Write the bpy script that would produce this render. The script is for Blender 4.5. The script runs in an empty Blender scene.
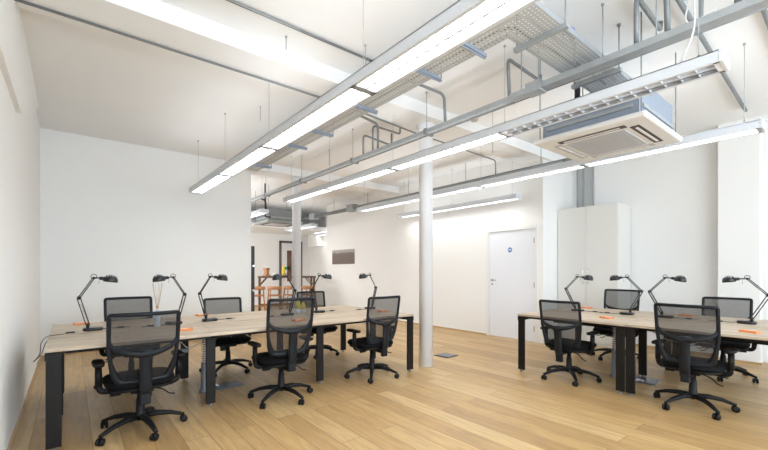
import bpy, bmesh, math, random
from mathutils import Vector, Matrix, Euler
random.seed(7)
PI = math.pi
sc = bpy.context.scene
col = sc.collection
CEIL = 3.49

# ---------------------------------------------------------------- materials
def new_mat(name):
    m = bpy.data.materials.new(name); m.use_nodes = True
    nt = m.node_tree
    return m, nt, nt.nodes['Principled BSDF']

def lin(c):
    return tuple(((v/255)/12.92 if v/255 <= .04045 else (((v/255)+.055)/1.055)**2.4) for v in c)

def simple(name, rgb, rough=.5, metal=0.0, noise=0.03, scale=30, bump=0.0, spec=.5):
    m, nt, p = new_mat(name)
    N, L = nt.nodes, nt.links
    c = lin(rgb)
    tc = N.new('ShaderNodeTexCoord'); no = N.new('ShaderNodeTexNoise'); no.inputs['Scale'].default_value = scale
    no.inputs['Detail'].default_value = 3
    L.new(tc.outputs['Object'], no.inputs['Vector'])
    mx = N.new('ShaderNodeMix'); mx.data_type = 'RGBA'
    mx.inputs['A'].default_value = (*[v*(1-noise) for v in c], 1); mx.inputs['B'].default_value = (*[min(1, v*(1+noise)) for v in c], 1)
    L.new(no.outputs['Fac'], mx.inputs['Factor']); L.new(mx.outputs['Result'], p.inputs['Base Color'])
    p.inputs['Roughness'].default_value = rough; p.inputs['Metallic'].default_value = metal
    p.inputs['Specular IOR Level'].default_value = spec
    if bump:
        b = N.new('ShaderNodeBump'); b.inputs['Strength'].default_value = bump; b.inputs['Distance'].default_value = .01
        L.new(no.outputs['Fac'], b.inputs['Height']); L.new(b.outputs['Normal'], p.inputs['Normal'])
    return m

M = {}
M['wall'] = simple('wall_paint', (241, 240, 237), .85, noise=.012, scale=3, bump=.02, spec=.2)
M['ceiling'] = simple('ceiling_paint', (243, 243, 242), .9, noise=.02, scale=1.5, bump=.03, spec=.2)
M['white'] = simple('white_lacquer', (236, 236, 234), .45, noise=.01)
M['white_gloss'] = simple('white_powder_coat', (236, 238, 243), .3, noise=.01)
M['cabinet'] = simple('cabinet_laminate', (228, 226, 220), .45, noise=.01)
M['black'] = simple('black_plastic', (17, 17, 19), .5, noise=.08, spec=.25)
M['grey_plastic'] = simple('charcoal_plastic', (22, 25, 30), .45, noise=.06, spec=.25)
M['desk_black'] = simple('black_steel', (21, 19, 18), .45, noise=.05, spec=.25)
M['seat'] = simple('black_seat_fabric', (13, 13, 15), .95, noise=.3, scale=300, bump=.2, spec=.2)
M['lamp'] = simple('black_lamp_enamel', (19, 20, 22), .28, noise=.05)
M['chrome'] = simple('chrome', (210, 210, 210), .2, 1.0)
M['galv'] = simple('galvanised_steel', (170, 174, 176), .45, .4, noise=.16, scale=14)
M['galv_dark'] = simple('dull_galvanised_pipe', (140, 143, 143), .5, .6, noise=.1, scale=20)
M['bluegalv'] = simple('blue_grey_galvanised_casing', (150, 160, 174), .45, .35, noise=.12, scale=12)
M['grille'] = simple('grey_intake_grille', (186, 187, 190), .6)
M['ivory'] = simple('ivory_plastic', (226, 224, 221), .45)
M['slot'] = simple('dark_vent', (70, 58, 54), .6)
M['pipe_black'] = simple('black_foam_lagging', (38, 38, 42), .8)
M['orange'] = simple('orange_card', (222, 136, 76), .55, noise=.05)
M['paper'] = simple('white_paper', (240, 236, 230), .7)
M['skirting'] = simple('oak_beading', (190, 158, 116), .5, noise=.08)
M['grey_cover'] = simple('grey_cable_cover', (108, 112, 120), .45, noise=.05)
M['silver'] = simple('silver_floor_plate', (116, 120, 128), .35, .5, noise=.1, scale=10)
M['cable_white'] = simple('white_cable', (222, 222, 220), .5)
M['brass'] = simple('satin_steel', (175, 172, 165), .35, .8)
M['blue_sign'] = simple('blue_sign', (52, 120, 196), .5)
M['bottle'] = simple('frosted_bottle', (196, 206, 216), .35)
M['yellow'] = simple('yellow_green_plastic', (196, 186, 60), .5, noise=.1)
M['yellow_bright'] = simple('yellow_plastic', (236, 200, 40), .5)
M['stick'] = simple('reed', (172, 150, 122), .7)
M['tan'] = simple('tan_cork', (190, 140, 90), .7)
M['stool_wood'] = simple('orange_brown_wood', (172, 120, 76), .45, noise=.15, scale=12)
M['dark_wood'] = simple('dark_brown_wood', (98, 72, 54), .5, noise=.15, scale=15)
M['dark_frame'] = simple('dark_door_frame', (88, 80, 74), .5)
M['locker'] = simple('black_locker', (48, 44, 50), .5)
M['green'] = simple('green_sign', (60, 150, 110), .5)
M['smoke'] = simple('beige_detector', (190, 178, 165), .5)
M['lamp_glass'] = simple('pale_lamp_glass', (220, 220, 214), .35)

def wood_floor():
    m, nt, p = new_mat('oak_plank_floor'); N, L = nt.nodes, nt.links
    tc = N.new('ShaderNodeTexCoord'); mp = N.new('ShaderNodeMapping')
    mp.inputs['Rotation'].default_value = (0, 0, PI/2); mp.inputs['Location'].default_value = (.4, .055, 0)
    L.new(tc.outputs['Object'], mp.inputs['Vector'])
    br = N.new('ShaderNodeTexBrick'); br.offset = .37; br.offset_frequency = 2
    br.inputs['Scale'].default_value = 1; br.inputs['Brick Width'].default_value = 2.1; br.inputs['Row Height'].default_value = .185
    br.inputs['Mortar Size'].default_value = .0022; br.inputs['Mortar Smooth'].default_value = .3; br.inputs['Bias'].default_value = 0
    br.inputs['Color1'].default_value = (0, 0, 0, 1); br.inputs['Color2'].default_value = (1, 1, 1, 1); br.inputs['Mortar'].default_value = (.5, .5, .5, 1)
    L.new(mp.outputs['Vector'], br.inputs['Vector'])
    ramp = N.new('ShaderNodeValToRGB'); e = ramp.color_ramp.elements
    e[0].color = (*lin((170, 137, 91)), 1); e[1].color = (*lin((200, 171, 124)), 1)
    a = ramp.color_ramp.elements.new(.5); a.color = (*lin((189, 156, 107)), 1)
    L.new(br.outputs['Color'], ramp.inputs['Fac'])
    # grain along the plank, shifted per plank
    sep = N.new('ShaderNodeSeparateXYZ'); L.new(mp.outputs['Vector'], sep.inputs[0])
    add = N.new('ShaderNodeMath'); add.operation = 'MULTIPLY_ADD'; add.inputs[1].default_value = 13.0
    L.new(br.outputs['Color'], add.inputs[0]); L.new(sep.outputs['X'], add.inputs[2])
    cmb = N.new('ShaderNodeCombineXYZ'); L.new(add.outputs[0], cmb.inputs['X']); L.new(sep.outputs['Y'], cmb.inputs['Y'])
    mp2 = N.new('ShaderNodeMapping'); mp2.inputs['Scale'].default_value = (1.6, 16, 1); L.new(cmb.outputs[0], mp2.inputs['Vector'])
    no = N.new('ShaderNodeTexNoise'); no.inputs['Scale'].default_value = 1.6; no.inputs['Detail'].default_value = 6; no.inputs['Roughness'].default_value = .6
    no.inputs['Distortion'].default_value = .6
    L.new(mp2.outputs[0], no.inputs['Vector'])
    r2 = N.new('ShaderNodeValToRGB'); r2.color_ramp.elements[0].position = .3; r2.color_ramp.elements[0].color = (.72, .69, .63, 1)
    r2.color_ramp.elements[1].position = .72; r2.color_ramp.elements[1].color = (1.12, 1.1, 1.08, 1)
    L.new(no.outputs['Fac'], r2.inputs['Fac'])
    mul = N.new('ShaderNodeMix'); mul.data_type = 'RGBA'; mul.blend_type = 'MULTIPLY'; mul.inputs['Factor'].default_value = 1
    L.new(ramp.outputs['Color'], mul.inputs['A']); L.new(r2.outputs['Color'], mul.inputs['B'])
    mm = N.new('ShaderNodeMix'); mm.data_type = 'RGBA'; mm.inputs['B'].default_value = (*lin((112, 80, 50)), 1)
    L.new(br.outputs['Fac'], mm.inputs['Factor']); L.new(mul.outputs['Result'], mm.inputs['A'])
    # knots
    vo = N.new('ShaderNodeTexVoronoi'); vo.inputs['Scale'].default_value = 1.5; mp3 = N.new('ShaderNodeMapping'); mp3.inputs['Scale'].default_value = (1, 1.6, 1)
    L.new(cmb.outputs[0], mp3.inputs['Vector']); L.new(mp3.outputs[0], vo.inputs['Vector'])
    kr = N.new('ShaderNodeValToRGB'); kr.color_ramp.elements[0].position = .012; kr.color_ramp.elements[0].color = (.6, .6, .6, 1)
    kr.color_ramp.elements[1].position = .04; kr.color_ramp.elements[1].color = (0, 0, 0, 1)
    L.new(vo.outputs['Distance'], kr.inputs['Fac'])
    mk = N.new('ShaderNodeMix'); mk.data_type = 'RGBA'; mk.inputs['B'].default_value = (*lin((104, 68, 40)), 1)
    L.new(kr.outputs['Color'], mk.inputs['Factor']); L.new(mm.outputs['Result'], mk.inputs['A'])
    L.new(mk.outputs['Result'], p.inputs['Base Color'])
    rr = N.new('ShaderNodeMapRange'); rr.inputs['To Min'].default_value = .3; rr.inputs['To Max'].default_value = .48
    L.new(no.outputs['Fac'], rr.inputs['Value']); L.new(rr.outputs[0], p.inputs['Roughness'])
    b = N.new('ShaderNodeBump'); b.inputs['Strength'].default_value = .35; b.inputs['Distance'].default_value = .002; b.invert = True
    L.new(br.outputs['Fac'], b.inputs['Height']); L.new(b.outputs['Normal'], p.inputs['Normal'])
    return m
M['floor'] = wood_floor()

def desk_wood(name, along_y):
    m, nt, p = new_mat(name); N, L = nt.nodes, nt.links
    tc = N.new('ShaderNodeTexCoord'); mp = N.new('ShaderNodeMapping')
    if along_y: mp.inputs['Rotation'].default_value = (0, 0, PI/2)
    L.new(tc.outputs['Object'], mp.inputs['Vector'])
    mp2 = N.new('ShaderNodeMapping'); mp2.inputs['Scale'].default_value = (1.2, 22, 22); L.new(mp.outputs[0], mp2.inputs['Vector'])
    no = N.new('ShaderNodeTexNoise'); no.inputs['Scale'].default_value = 1.3; no.inputs['Detail'].default_value = 7; no.inputs['Distortion'].default_value = .5
    L.new(mp2.outputs[0], no.inputs['Vector'])
    r = N.new('ShaderNodeValToRGB'); e = r.color_ramp.elements
    e[0].position = .28; e[0].color = (*lin((146, 127, 106)), 1); e[1].position = .7; e[1].color = (*lin((208, 192, 170)), 1)
    a = e.new(.48); a.color = (*lin((184, 166, 144)), 1)
    L.new(no.outputs['Fac'], r.inputs['Fac']); L.new(r.outputs[0], p.inputs['Base Color'])
    p.inputs['Roughness'].default_value = .42
    return m
M['desk_x'] = desk_wood('grey_oak_laminate_lengthwise', False)
M['desk_y'] = desk_wood('grey_oak_laminate_crosswise', True)

def emitter(name, rgb, strength):
    m, nt, p = new_mat(name)
    p.inputs['Base Color'].default_value = (.9, .9, .9, 1)
    p.inputs['Emission Color'].default_value = (*rgb, 1); p.inputs['Emission Strength'].default_value = strength
    return m
M['tube'] = emitter('lit_fluorescent_panel', (.98, .985, .98), 7.0)
M['fixture'] = simple('pale_grey_fixture_paint', (214, 217, 221), .4, noise=.01)
M['uplight'] = emitter('upward_fluorescent_panel', (.96, .98, 1), 2.6)  # added glow for the fixture tops, lifts the ceiling brightness
M['tube_far'] = M['tube']

def see_through(name, rgb, fac):
    m, nt, p = new_mat(name); N, L = nt.nodes, nt.links
    p.inputs['Base Color'].default_value = (*lin(rgb), 1); p.inputs['Roughness'].default_value = .8
    t = N.new('ShaderNodeBsdfTransparent'); mx = N.new('ShaderNodeMixShader')
    tc = N.new('ShaderNodeTexCoord'); no = N.new('ShaderNodeTexNoise'); no.inputs['Scale'].default_value = 160
    L.new(tc.outputs['Object'], no.inputs['Vector'])
    mr = N.new('ShaderNodeMapRange'); mr.inputs['To Min'].default_value = fac-.12; mr.inputs['To Max'].default_value = fac+.12
    L.new(no.outputs['Fac'], mr.inputs['Value']); L.new(mr.outputs[0], mx.inputs['Fac'])
    L.new(t.outputs[0], mx.inputs[1]); L.new(p.outputs[0], mx.inputs[2])
    L.new(mx.outputs[0], N['Material Output'].inputs['Surface'])
    return m
M['mesh'] = see_through('black_mesh_fabric', (40, 38, 38), .68)

def perforated():
    m, nt, p = new_mat('perforated_galvanised_steel'); N, L = nt.nodes, nt.links
    p.inputs['Base Color'].default_value = (*lin((196, 199, 198)), 1); p.inputs['Metallic'].default_value = .25; p.inputs['Roughness'].default_value = .45
    tc = N.new('ShaderNodeTexCoord'); sep = N.new('ShaderNodeSeparateXYZ'); L.new(tc.outputs['UV'], sep.inputs[0])
    def cell(out, pitch, frac):
        d = N.new('ShaderNodeMath'); d.operation = 'DIVIDE'; d.inputs[1].default_value = pitch; L.new(out, d.inputs[0])
        f = N.new('ShaderNodeMath'); f.operation = 'FRACT'; L.new(d.outputs[0], f.inputs[0])
        g = N.new('ShaderNodeMath'); g.operation = 'LESS_THAN'; g.inputs[1].default_value = frac; L.new(f.outputs[0], g.inputs[0])
        return g.outputs[0]
    a = cell(sep.outputs['X'], .036, .5); b = cell(sep.outputs['Y'], .030, .45)
    mu = N.new('ShaderNodeMath'); mu.operation = 'MULTIPLY'; L.new(a, mu.inputs[0]); L.new(b, mu.inputs[1])
    t = N.new('ShaderNodeBsdfTransparent'); mx = N.new('ShaderNodeMixShader')
    L.new(mu.outputs[0], mx.inputs['Fac']); L.new(p.outputs[0], mx.inputs[1]); L.new(t.outputs[0], mx.inputs[2])
    L.new(mx.outputs[0], N['Material Output'].inputs['Surface'])
    return m
M['perf'] = perforated()

def poster_mat():
    m, nt, p = new_mat('grey_brown_board'); N, L = nt.nodes, nt.links
    tc = N.new('ShaderNodeTexCoord'); sep = N.new('ShaderNodeSeparateXYZ'); L.new(tc.outputs['Generated'], sep.inputs[0])
    no = N.new('ShaderNodeTexNoise'); no.inputs['Scale'].default_value = 3; L.new(tc.outputs['Generated'], no.inputs['Vector'])
    ad = N.new('ShaderNodeMath'); ad.operation = 'MULTIPLY_ADD'; ad.inputs[1].default_value = .25
    L.new(no.outputs['Fac'], ad.inputs[0]); L.new(sep.outputs['Z'], ad.inputs[2])
    r = N.new('ShaderNodeValToRGB'); e = r.color_ramp.elements
    e[0].color = (*lin((112, 98, 90)), 1); e[1].color = (*lin((170, 162, 156)), 1); e[0].position = .55; e[1].position = .95
    k = e.new(.85); k.color = (*lin((118, 106, 100)), 1)
    L.new(ad.outputs[0], r.inputs['Fac']); L.new(r.outputs[0], p.inputs['Base Color'])
    return m
M['poster'] = poster_mat()

# ---------------------------------------------------------------- mesh builder
class MB:
    def __init__(s): s.v = []; s.f = []; s.sm = []; s.uv = {}
    def add(s, vs, fs, smooth=False):
        b = len(s.v); s.v += [tuple(v) for v in vs]
        for f in fs: s.f.append(tuple(i+b for i in f)); s.sm.append(smooth)
        return s
    def box(s, a, b, mat=None):
        x0, y0, z0 = [min(p, q) for p, q in zip(a, b)]; x1, y1, z1 = [max(p, q) for p, q in zip(a, b)]
        vs = [Vector(p) for p in ((x0,y0,z0),(x1,y0,z0),(x1,y1,z0),(x0,y1,z0),(x0,y0,z1),(x1,y0,z1),(x1,y1,z1),(x0,y1,z1))]
        if mat: vs = [mat @ v for v in vs]
        return s.add(vs, [(3,2,1,0),(4,5,6,7),(0,1,5,4),(1,2,6,5),(2,3,7,6),(3,0,4,7)])
    def tube(s, pts, r, n=8, closed=False, flat=1.0, up=None, cap=True):
        """sweep; r may be a list; flat squashes the section along the second axis"""
        pts = [Vector(p) for p in pts]; k = len(pts)
        rs = r if isinstance(r, (list, tuple)) else [r]*k
        tang = []
        for i in range(k):
            if closed: t = pts[(i+1) % k]-pts[i-1]
            else: t = pts[min(i+1, k-1)]-pts[max(i-1, 0)]
            tang.append(t.normalized())
        ref = Vector(up) if up else (Vector((0,0,1)) if abs(tang[0].z) < .9 else Vector((1,0,0)))
        vs = []; a = None
        for i in range(k):
            t = tang[i]
            if up or a is None: a = (ref - t*ref.dot(t)).normalized()
            else: a = (a - t*a.dot(t)).normalized()
            b = t.cross(a)
            for j in range(n):
                th = 2*PI*(j+.5)/n
                vs.append(pts[i] + (a*math.cos(th)*flat + b*math.sin(th))*rs[i])
        fs = []
        for i in range(k if closed else k-1):
            for j in range(n):
                i2 = (i+1) % k
                fs.append((i*n+j, i*n+(j+1) % n, i2*n+(j+1) % n, i2*n+j))
        if cap and not closed: fs += [tuple(range(n))[::-1], tuple((k-1)*n+j for j in range(n))]
        return s.add(vs, fs, n > 4)
    def cyl(s, a, b, r, n=16, r2=None): return s.tube([a, b], [r, r if r2 is None else r2], n)
    def lathe(s, prof, c=(0,0,0), n=24, M4=None, smooth=True):
        vs = []
        for r, z in prof:
            for j in range(n):
                v = Vector((c[0]+r*math.cos(2*PI*j/n), c[1]+r*math.sin(2*PI*j/n), c[2]+z)); vs.append(M4 @ v if M4 else v)
        fs = [(i*n+j, i*n+(j+1) % n, (i+1)*n+(j+1) % n, (i+1)*n+j) for i in range(len(prof)-1) for j in range(n)]
        if prof[0][0] > 1e-6: fs.append(tuple(range(n))[::-1])
        if prof[-1][0] > 1e-6: fs.append(tuple((len(prof)-1)*n+j for j in range(n)))
        return s.add(vs, fs, smooth)
    def slab(s, outline, z0, z1, inset=.012, M4=None):
        """soft-edged slab from a plan outline (list of (x,y))"""
        cx = sum(p[0] for p in outline)/len(outline); cy = sum(p[1] for p in outline)/len(outline); n = len(outline)
        h = z1-z0; rows = [(z0, inset*1.6), (z0+h*.12, inset*.5), (z0+h*.4, 0), (z0+h*.72, inset*.15), (z0+h*.92, inset), (z1, inset*2.6), (z1+h*.02, inset*6)]
        vs = []
        for z, d in rows:
            for x, y in outline:
                L = math.hypot(x-cx, y-cy) or 1
                k = max(0, (L-d)/L); v = Vector((cx+(x-cx)*k, cy+(y-cy)*k, z)); vs.append(M4 @ v if M4 else v)
        fs = [(i*n+j, i*n+(j+1) % n, (i+1)*n+(j+1) % n, (i+1)*n+j) for i in range(len(rows)-1) for j in range(n)]
        fs += [tuple(range(n))[::-1], tuple((len(rows)-1)*n+j for j in range(n))]
        return s.add(vs, fs, True)
    def build(s, name, mat, parent=None, bevel=0, uvfn=None):
        me = bpy.data.meshes.new(name); me.from_pydata(s.v, [], s.f); me.update()
        me.polygons.foreach_set('use_smooth', s.sm)
        bm = bmesh.new(); bm.from_mesh(me); bmesh.ops.recalc_face_normals(bm, faces=bm.faces); bm.to_mesh(me); bm.free()
        me.materials.append(mat if not isinstance(mat, str) else M[mat])
        if uvfn:
            uv = me.uv_layers.new(name='UVMap')
            for lp in me.loops: uv.data[lp.index].uv = uvfn(me.vertices[lp.vertex_index].co)
        o = bpy.data.objects.new(name, me); col.objects.link(o)
        if parent: o.parent = parent
        if bevel:
            b = o.modifiers.new('bevel', 'BEVEL'); b.width = bevel; b.segments = 2; b.limit_method = 'ANGLE'; b.angle_limit = math.radians(50)
        return o

def tag(o, label=None, cat=None, group=None, kind=None):
    if label: o['label'] = label
    if cat: o['category'] = cat
    if group: o['group'] = group
    if kind: o['kind'] = kind
    return o
def thing(name, loc, rz, label, cat, group=None):
    o = bpy.data.objects.new(name, None); col.objects.link(o); o.location = loc; o.rotation_euler = (0, 0, rz)
    o.empty_display_size = .1
    return tag(o, label, cat, group)
def struct(mb, name, mat, label=None, cat=None, parent=None, bevel=0):
    o = mb.build(name, mat, parent, bevel); return tag(o, label, cat, None, 'structure') if not parent else o
def kids(o): return [c for c in bpy.data.objects if c.parent == o]
def copy_tree(o, parent=None):
    c = o.copy(); col.objects.link(c)
    if parent: c.parent = parent
    for ch in kids(o): copy_tree(ch, c)
    return c
def bend(pts, r=.06, seg=5):
    """round the corners of a polyline"""
    P = [Vector(p) for p in pts]; out = [P[0]]
    for i in range(1, len(P)-1):
        a, b, c = P[i-1], P[i], P[i+1]
        ra = min(r, (a-b).length*.49, (c-b).length*.49)
        p0 = b+(a-b).normalized()*ra; p1 = b+(c-b).normalized()*ra
        for k in range(seg+1):
            t = k/seg; out.append(p0*(1-t)**2+b*2*t*(1-t)+p1*t*t)
    out.append(P[-1]); return out

# ================================================================= THE ROOM
XL, YW, XD, XR = -.36, 7.86, 6.63, 7.75
YR = -2.4
struct(MB().box((-2, YR-.2, -.12), (9, 14.3, 0)), 'floor', 'floor', 'oak plank floor running the length of the room', 'floor')
struct(MB().box((-2, YR-.2, CEIL), (9, 14.3, CEIL+.15)), 'ceiling', 'ceiling', 'white painted ceiling above the hanging lights', 'ceiling')
struct(MB().box((XL-.25, YR, 0), (XL, YW+.2, CEIL)), 'wall_left', 'wall', 'plain white wall at the near end of the long desk', 'wall')
struct(MB().box((XL, YW, 0), (2.87, YW+.2, CEIL)), 'wall_back', 'wall', 'wide plain white wall behind the long desk', 'wall')
# downstand at the top of the left wall
d = MB(); x0, x1 = XL-.02, XL+.035
d.add([(x0,YR,2.66),(x1,YR,2.66),(x1,4.5,2.66),(x0,4.5,2.66),(x0,YR,CEIL),(x1,YR,CEIL),(x1,6.9,CEIL),(x0,6.9,CEIL)],
      [(3,2,1,0),(4,5,6,7),(0,1,5,4),(1,2,6,5),(2,3,7,6),(3,0,4,7)])
struct(d, 'trim_1', 'wall', 'white boxed downstand high on the left wall', 'trim')
# right-hand walls
DY0, DY1, DZ = 3.74, 4.80, 2.13
w = MB().box((XD, 3.615, 0), (XD+.12, DY0, CEIL)).box((XD, DY1, 0), (XD+.12, 11.1, CEIL)).box((XD, DY0, DZ), (XD+.12, DY1, CEIL))
w.box((XD, 11.1, 0), (7.6, 11.22, CEIL)).box((7.5, 11.1, 0), (7.6, 14, CEIL))
struct(w, 'wall_right', 'wall', 'white wall holding the white door and the grey-brown board', 'wall')
struct(MB().box((XD+.12, 3.615, 0), (XR, 3.80, CEIL)), 'wall_return', 'wall', 'short white return wall beside the tall white cabinet', 'wall')
struct(MB().box((XR, YR, 0), (XR+.2, 3.8, CEIL)), 'wall_recess', 'wall', 'white recessed wall behind the right-hand desk', 'wall')
struct(MB().box((7.5, .89, 0), (XR+.01, 1.34, CEIL)), 'wall_pilaster', 'wall', 'projecting white pier beyond the right-hand desk', 'wall')
struct(MB().box((XR-.012, -.35, 0), (XR+.01, .86, CEIL)).box((7.6, -.8, 0), (XR+.01, -.35, CEIL)), 'wall_panel', 'wall', 'white wall strip right of the pier', 'wall')
# rear wall with tall windows (behind the viewpoint)
rw = MB().box((XL, YR-.15, 0), (XR, YR, .75)).box((XL, YR-.15, 3.15), (XR, YR, CEIL))
edges = [XL, .1, 2.2, 2.6, 4.7, 5.1, 7.3, XR]
for a, b in zip(edges[::2], edges[1::2]): rw.box((a, YR-.15, .75), (b, YR, 3.15))
struct(rw, 'wall_rear', 'wall', 'white rear wall between tall windows', 'wall')
for k, (a, b) in enumerate(((.1, 2.2), (2.6, 4.7), (5.1, 7.3))):
    f = MB()
    for x in (a, a+(b-a)/3, a+2*(b-a)/3, b): f.box((x-.025, YR-.12, .75), (x+.025, YR-.06, 3.15))
    for z in (.75, 2.3, 3.15): f.box((a, YR-.12, z-.025), (b, YR-.06, z+.025))
    struct(f, 'window_%d' % (k+1), 'white', 'tall white-framed window in the rear wall', 'window')
# beams and columns
struct(MB().box((XL, 3.55, 3.335), (XR, 4.05, CEIL+.01)), 'trim_2', 'ceiling', 'white ceiling beam running over the round column', 'beam')
struct(MB().box((2.7, 7.55, 3.335), (XR-.1, 8.05, CEIL+.01)), 'trim_3', 'ceiling', 'farther white ceiling beam over the thinner-looking column', 'beam')
for (x, y, zt, lab) in ((3.83, 3.80, 3.335, 'round white column standing at the end of the long desk'), (3.83, 7.75, 3.335, 'farther round white column in front of the kitchen area')):
    c = MB().lathe([(.094, 0), (.094, zt-.09), (.105, zt-.085), (.105, zt-.06), (.13, zt-.03), (.13, zt)], (x, y, 0), 40)
    tag(c.build('column', M['white_gloss']), lab, 'column', None, 'structure')
# skirtings: thin oak beading
def skirt(name, a, b, lab):
    struct(MB().box(a, b), name, 'skirting', lab, 'skirting')
skirt('baseboard_left', (XL, YR, 0), (XL+.02, YW, .022), 'thin oak beading along the left wall')
skirt('baseboard_back', (XL, YW-.02, 0), (2.87, YW, .03), 'thin oak beading below the wide white wall')
struct(MB().box((XL, YW-.012, .03), (2.87, YW, .13)), 'baseboard_back', 'white', 'low white skirting below the wide white wall', 'skirting')
skirt('baseboard_right', (XD-.02, 4.83, 0), (XD, 11.1, .03), 'thin oak beading along the door wall')
skirt('baseboard_pier', (7.48, .87, 0), (7.5, 1.36, .03), 'thin oak beading at the foot of the pier')
skirt('baseboard_recess', (XR-.02, 1.36, 0), (XR, 3.61, .03), 'thin oak beading along the recessed wall')
# far kitchen end
wf = MB().box((1.5, 14, 0), (7.6, 14.2, CEIL)).box((1.4, YW+.2, 0), (1.5, 14, CEIL))
struct(wf, 'wall_far', 'wall', 'far white wall of the kitchen area', 'wall')
struct(MB().box((1.5, 12.0, 2.72), (7.5, 14, 2.86)), 'ceiling_soffit', 'ceiling', 'lower white ceiling over the far end', 'ceiling')
struct(MB().box((7.25, 12.9, 2.25), (7.5, 13.7, 2.72)), 'trim_4', 'wall', 'boxed-in white bulkhead under the far ceiling', 'trim')
# far door: dark-framed
d2 = thing('door_2', (6.66, 13.99, 0), 0, 'far white door in a dark frame with a narrow glass panel', 'door'); d2['kind'] = 'structure'
MB().box((-.47, -.06, 0), (-.40, 0, 2.46)).box((.40, -.06, 0), (.47, 0, 2.46)).box((-.47, -.06, 2.38), (.47, 0, 2.46)).build('door_frame', M['dark_frame'], d2)
MB().box((-.40, -.04, 0), (.40, 0, 2.38)).build('door_leaf', M['ivory'], d2)
MB().box((-.17, -.05, .9), (.02, -.035, 2.1)).build('glass_panel', M['dark_wood'], d2)
MB().box((-.32, -.05, 1.36), (-.06, -.036, 1.46)).build('sign', M['green'], d2)

# ---------------------------------------------------------------- white door
d1 = thing('door_1', (XD, (DY0+DY1)/2, 0), 0, 'white flush door with lever handle and round blue sign', 'door'); d1['kind'] = 'structure'
h = (DY1-DY0)/2
fr = MB().box((-.012, -h-.03, 0), (.1, -h+.035, DZ+.03)).box((-.012, h-.035, 0), (.1, h+.03, DZ+.03)).box((-.012, -h+.035, DZ-.035), (.1, h-.035, DZ+.03))
fr.build('door_frame', M['white'], d1, .003)
MB().box((.012, -h+.039, .008), (.055, h-.039, DZ-.039)).build('door_leaf', M['white_gloss'], d1, .002)
hd = MB().lathe([(.026, 0), (.026, .008)], n=20, M4=Matrix.Translation((.012, h-.1, 1.13)) @ Matrix.Rotation(-PI/2, 4, 'Y'))
hd.tube(bend([(.01, h-.1, 1.13), (-.045, h-.1, 1.13), (-.045, h-.22, 1.13)], .02), .009, 8)
hd.lathe([(.022, 0), (.022, .007)], n=20, M4=Matrix.Translation((.012, h-.1, 1.05)) @ Matrix.Rotation(-PI/2, 4, 'Y'))
hd.build('handle', M['brass'], d1)
for z in (.25, 1.05, 1.88): MB().box((-.014, -h+.03, z-.05), (.014, -h+.048, z+.05)).build('hinge', M['brass'], d1)
sg = MB().lathe([(.048, 0), (.048, .003)], n=28, M4=Matrix.Translation((.012, .03, 1.725)) @ Matrix.Rotation(-PI/2, 4, 'Y')).build('sign', M['blue_sign'], d1)
MB().box((.0075, .0, 1.722), (.009, .06, 1.734)).box((.0075, .008, 1.704), (.009, .052, 1.713)).build('sign_marking', M['paper'], sg)

# ---------------------------------------------------------------- notice board
pb = thing('picture', (6.62, 10.2, 1.75), 0, 'wide grey-brown print hanging on the white wall beyond the desk', 'picture')
MB().box((-.015, -.62, -.225), (.009, .62, .225)).build('print', M['poster'], pb)

# ---------------------------------------------------------------- cabinet
cb = thing('cabinet', (7.15, 2.57, 0), 0, 'tall white two-door cabinet against the return wall', 'cabinet')
CW, CH, CD = 1.04, 2.47, .58
MB().box((.02, 0, 0), (CD, CW, CH)).build('body', M['cabinet'], cb, .002)
for k, (a, b, hy) in enumerate(((.004, CW/2-.003, CW/2-.045), (CW/2+.003, CW-.004, CW/2+.045))):
    dr = MB().box((-.002, a, .06), (.018, b, CH-.006)).build('door', M['cabinet'], cb, .002)
    MB().tube(bend([(0, hy, 1.09), (-.035, hy, 1.09), (-.035, hy, 1.34), (0, hy, 1.34)], .012), .006, 8).build('handle', M['chrome'], dr)

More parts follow.
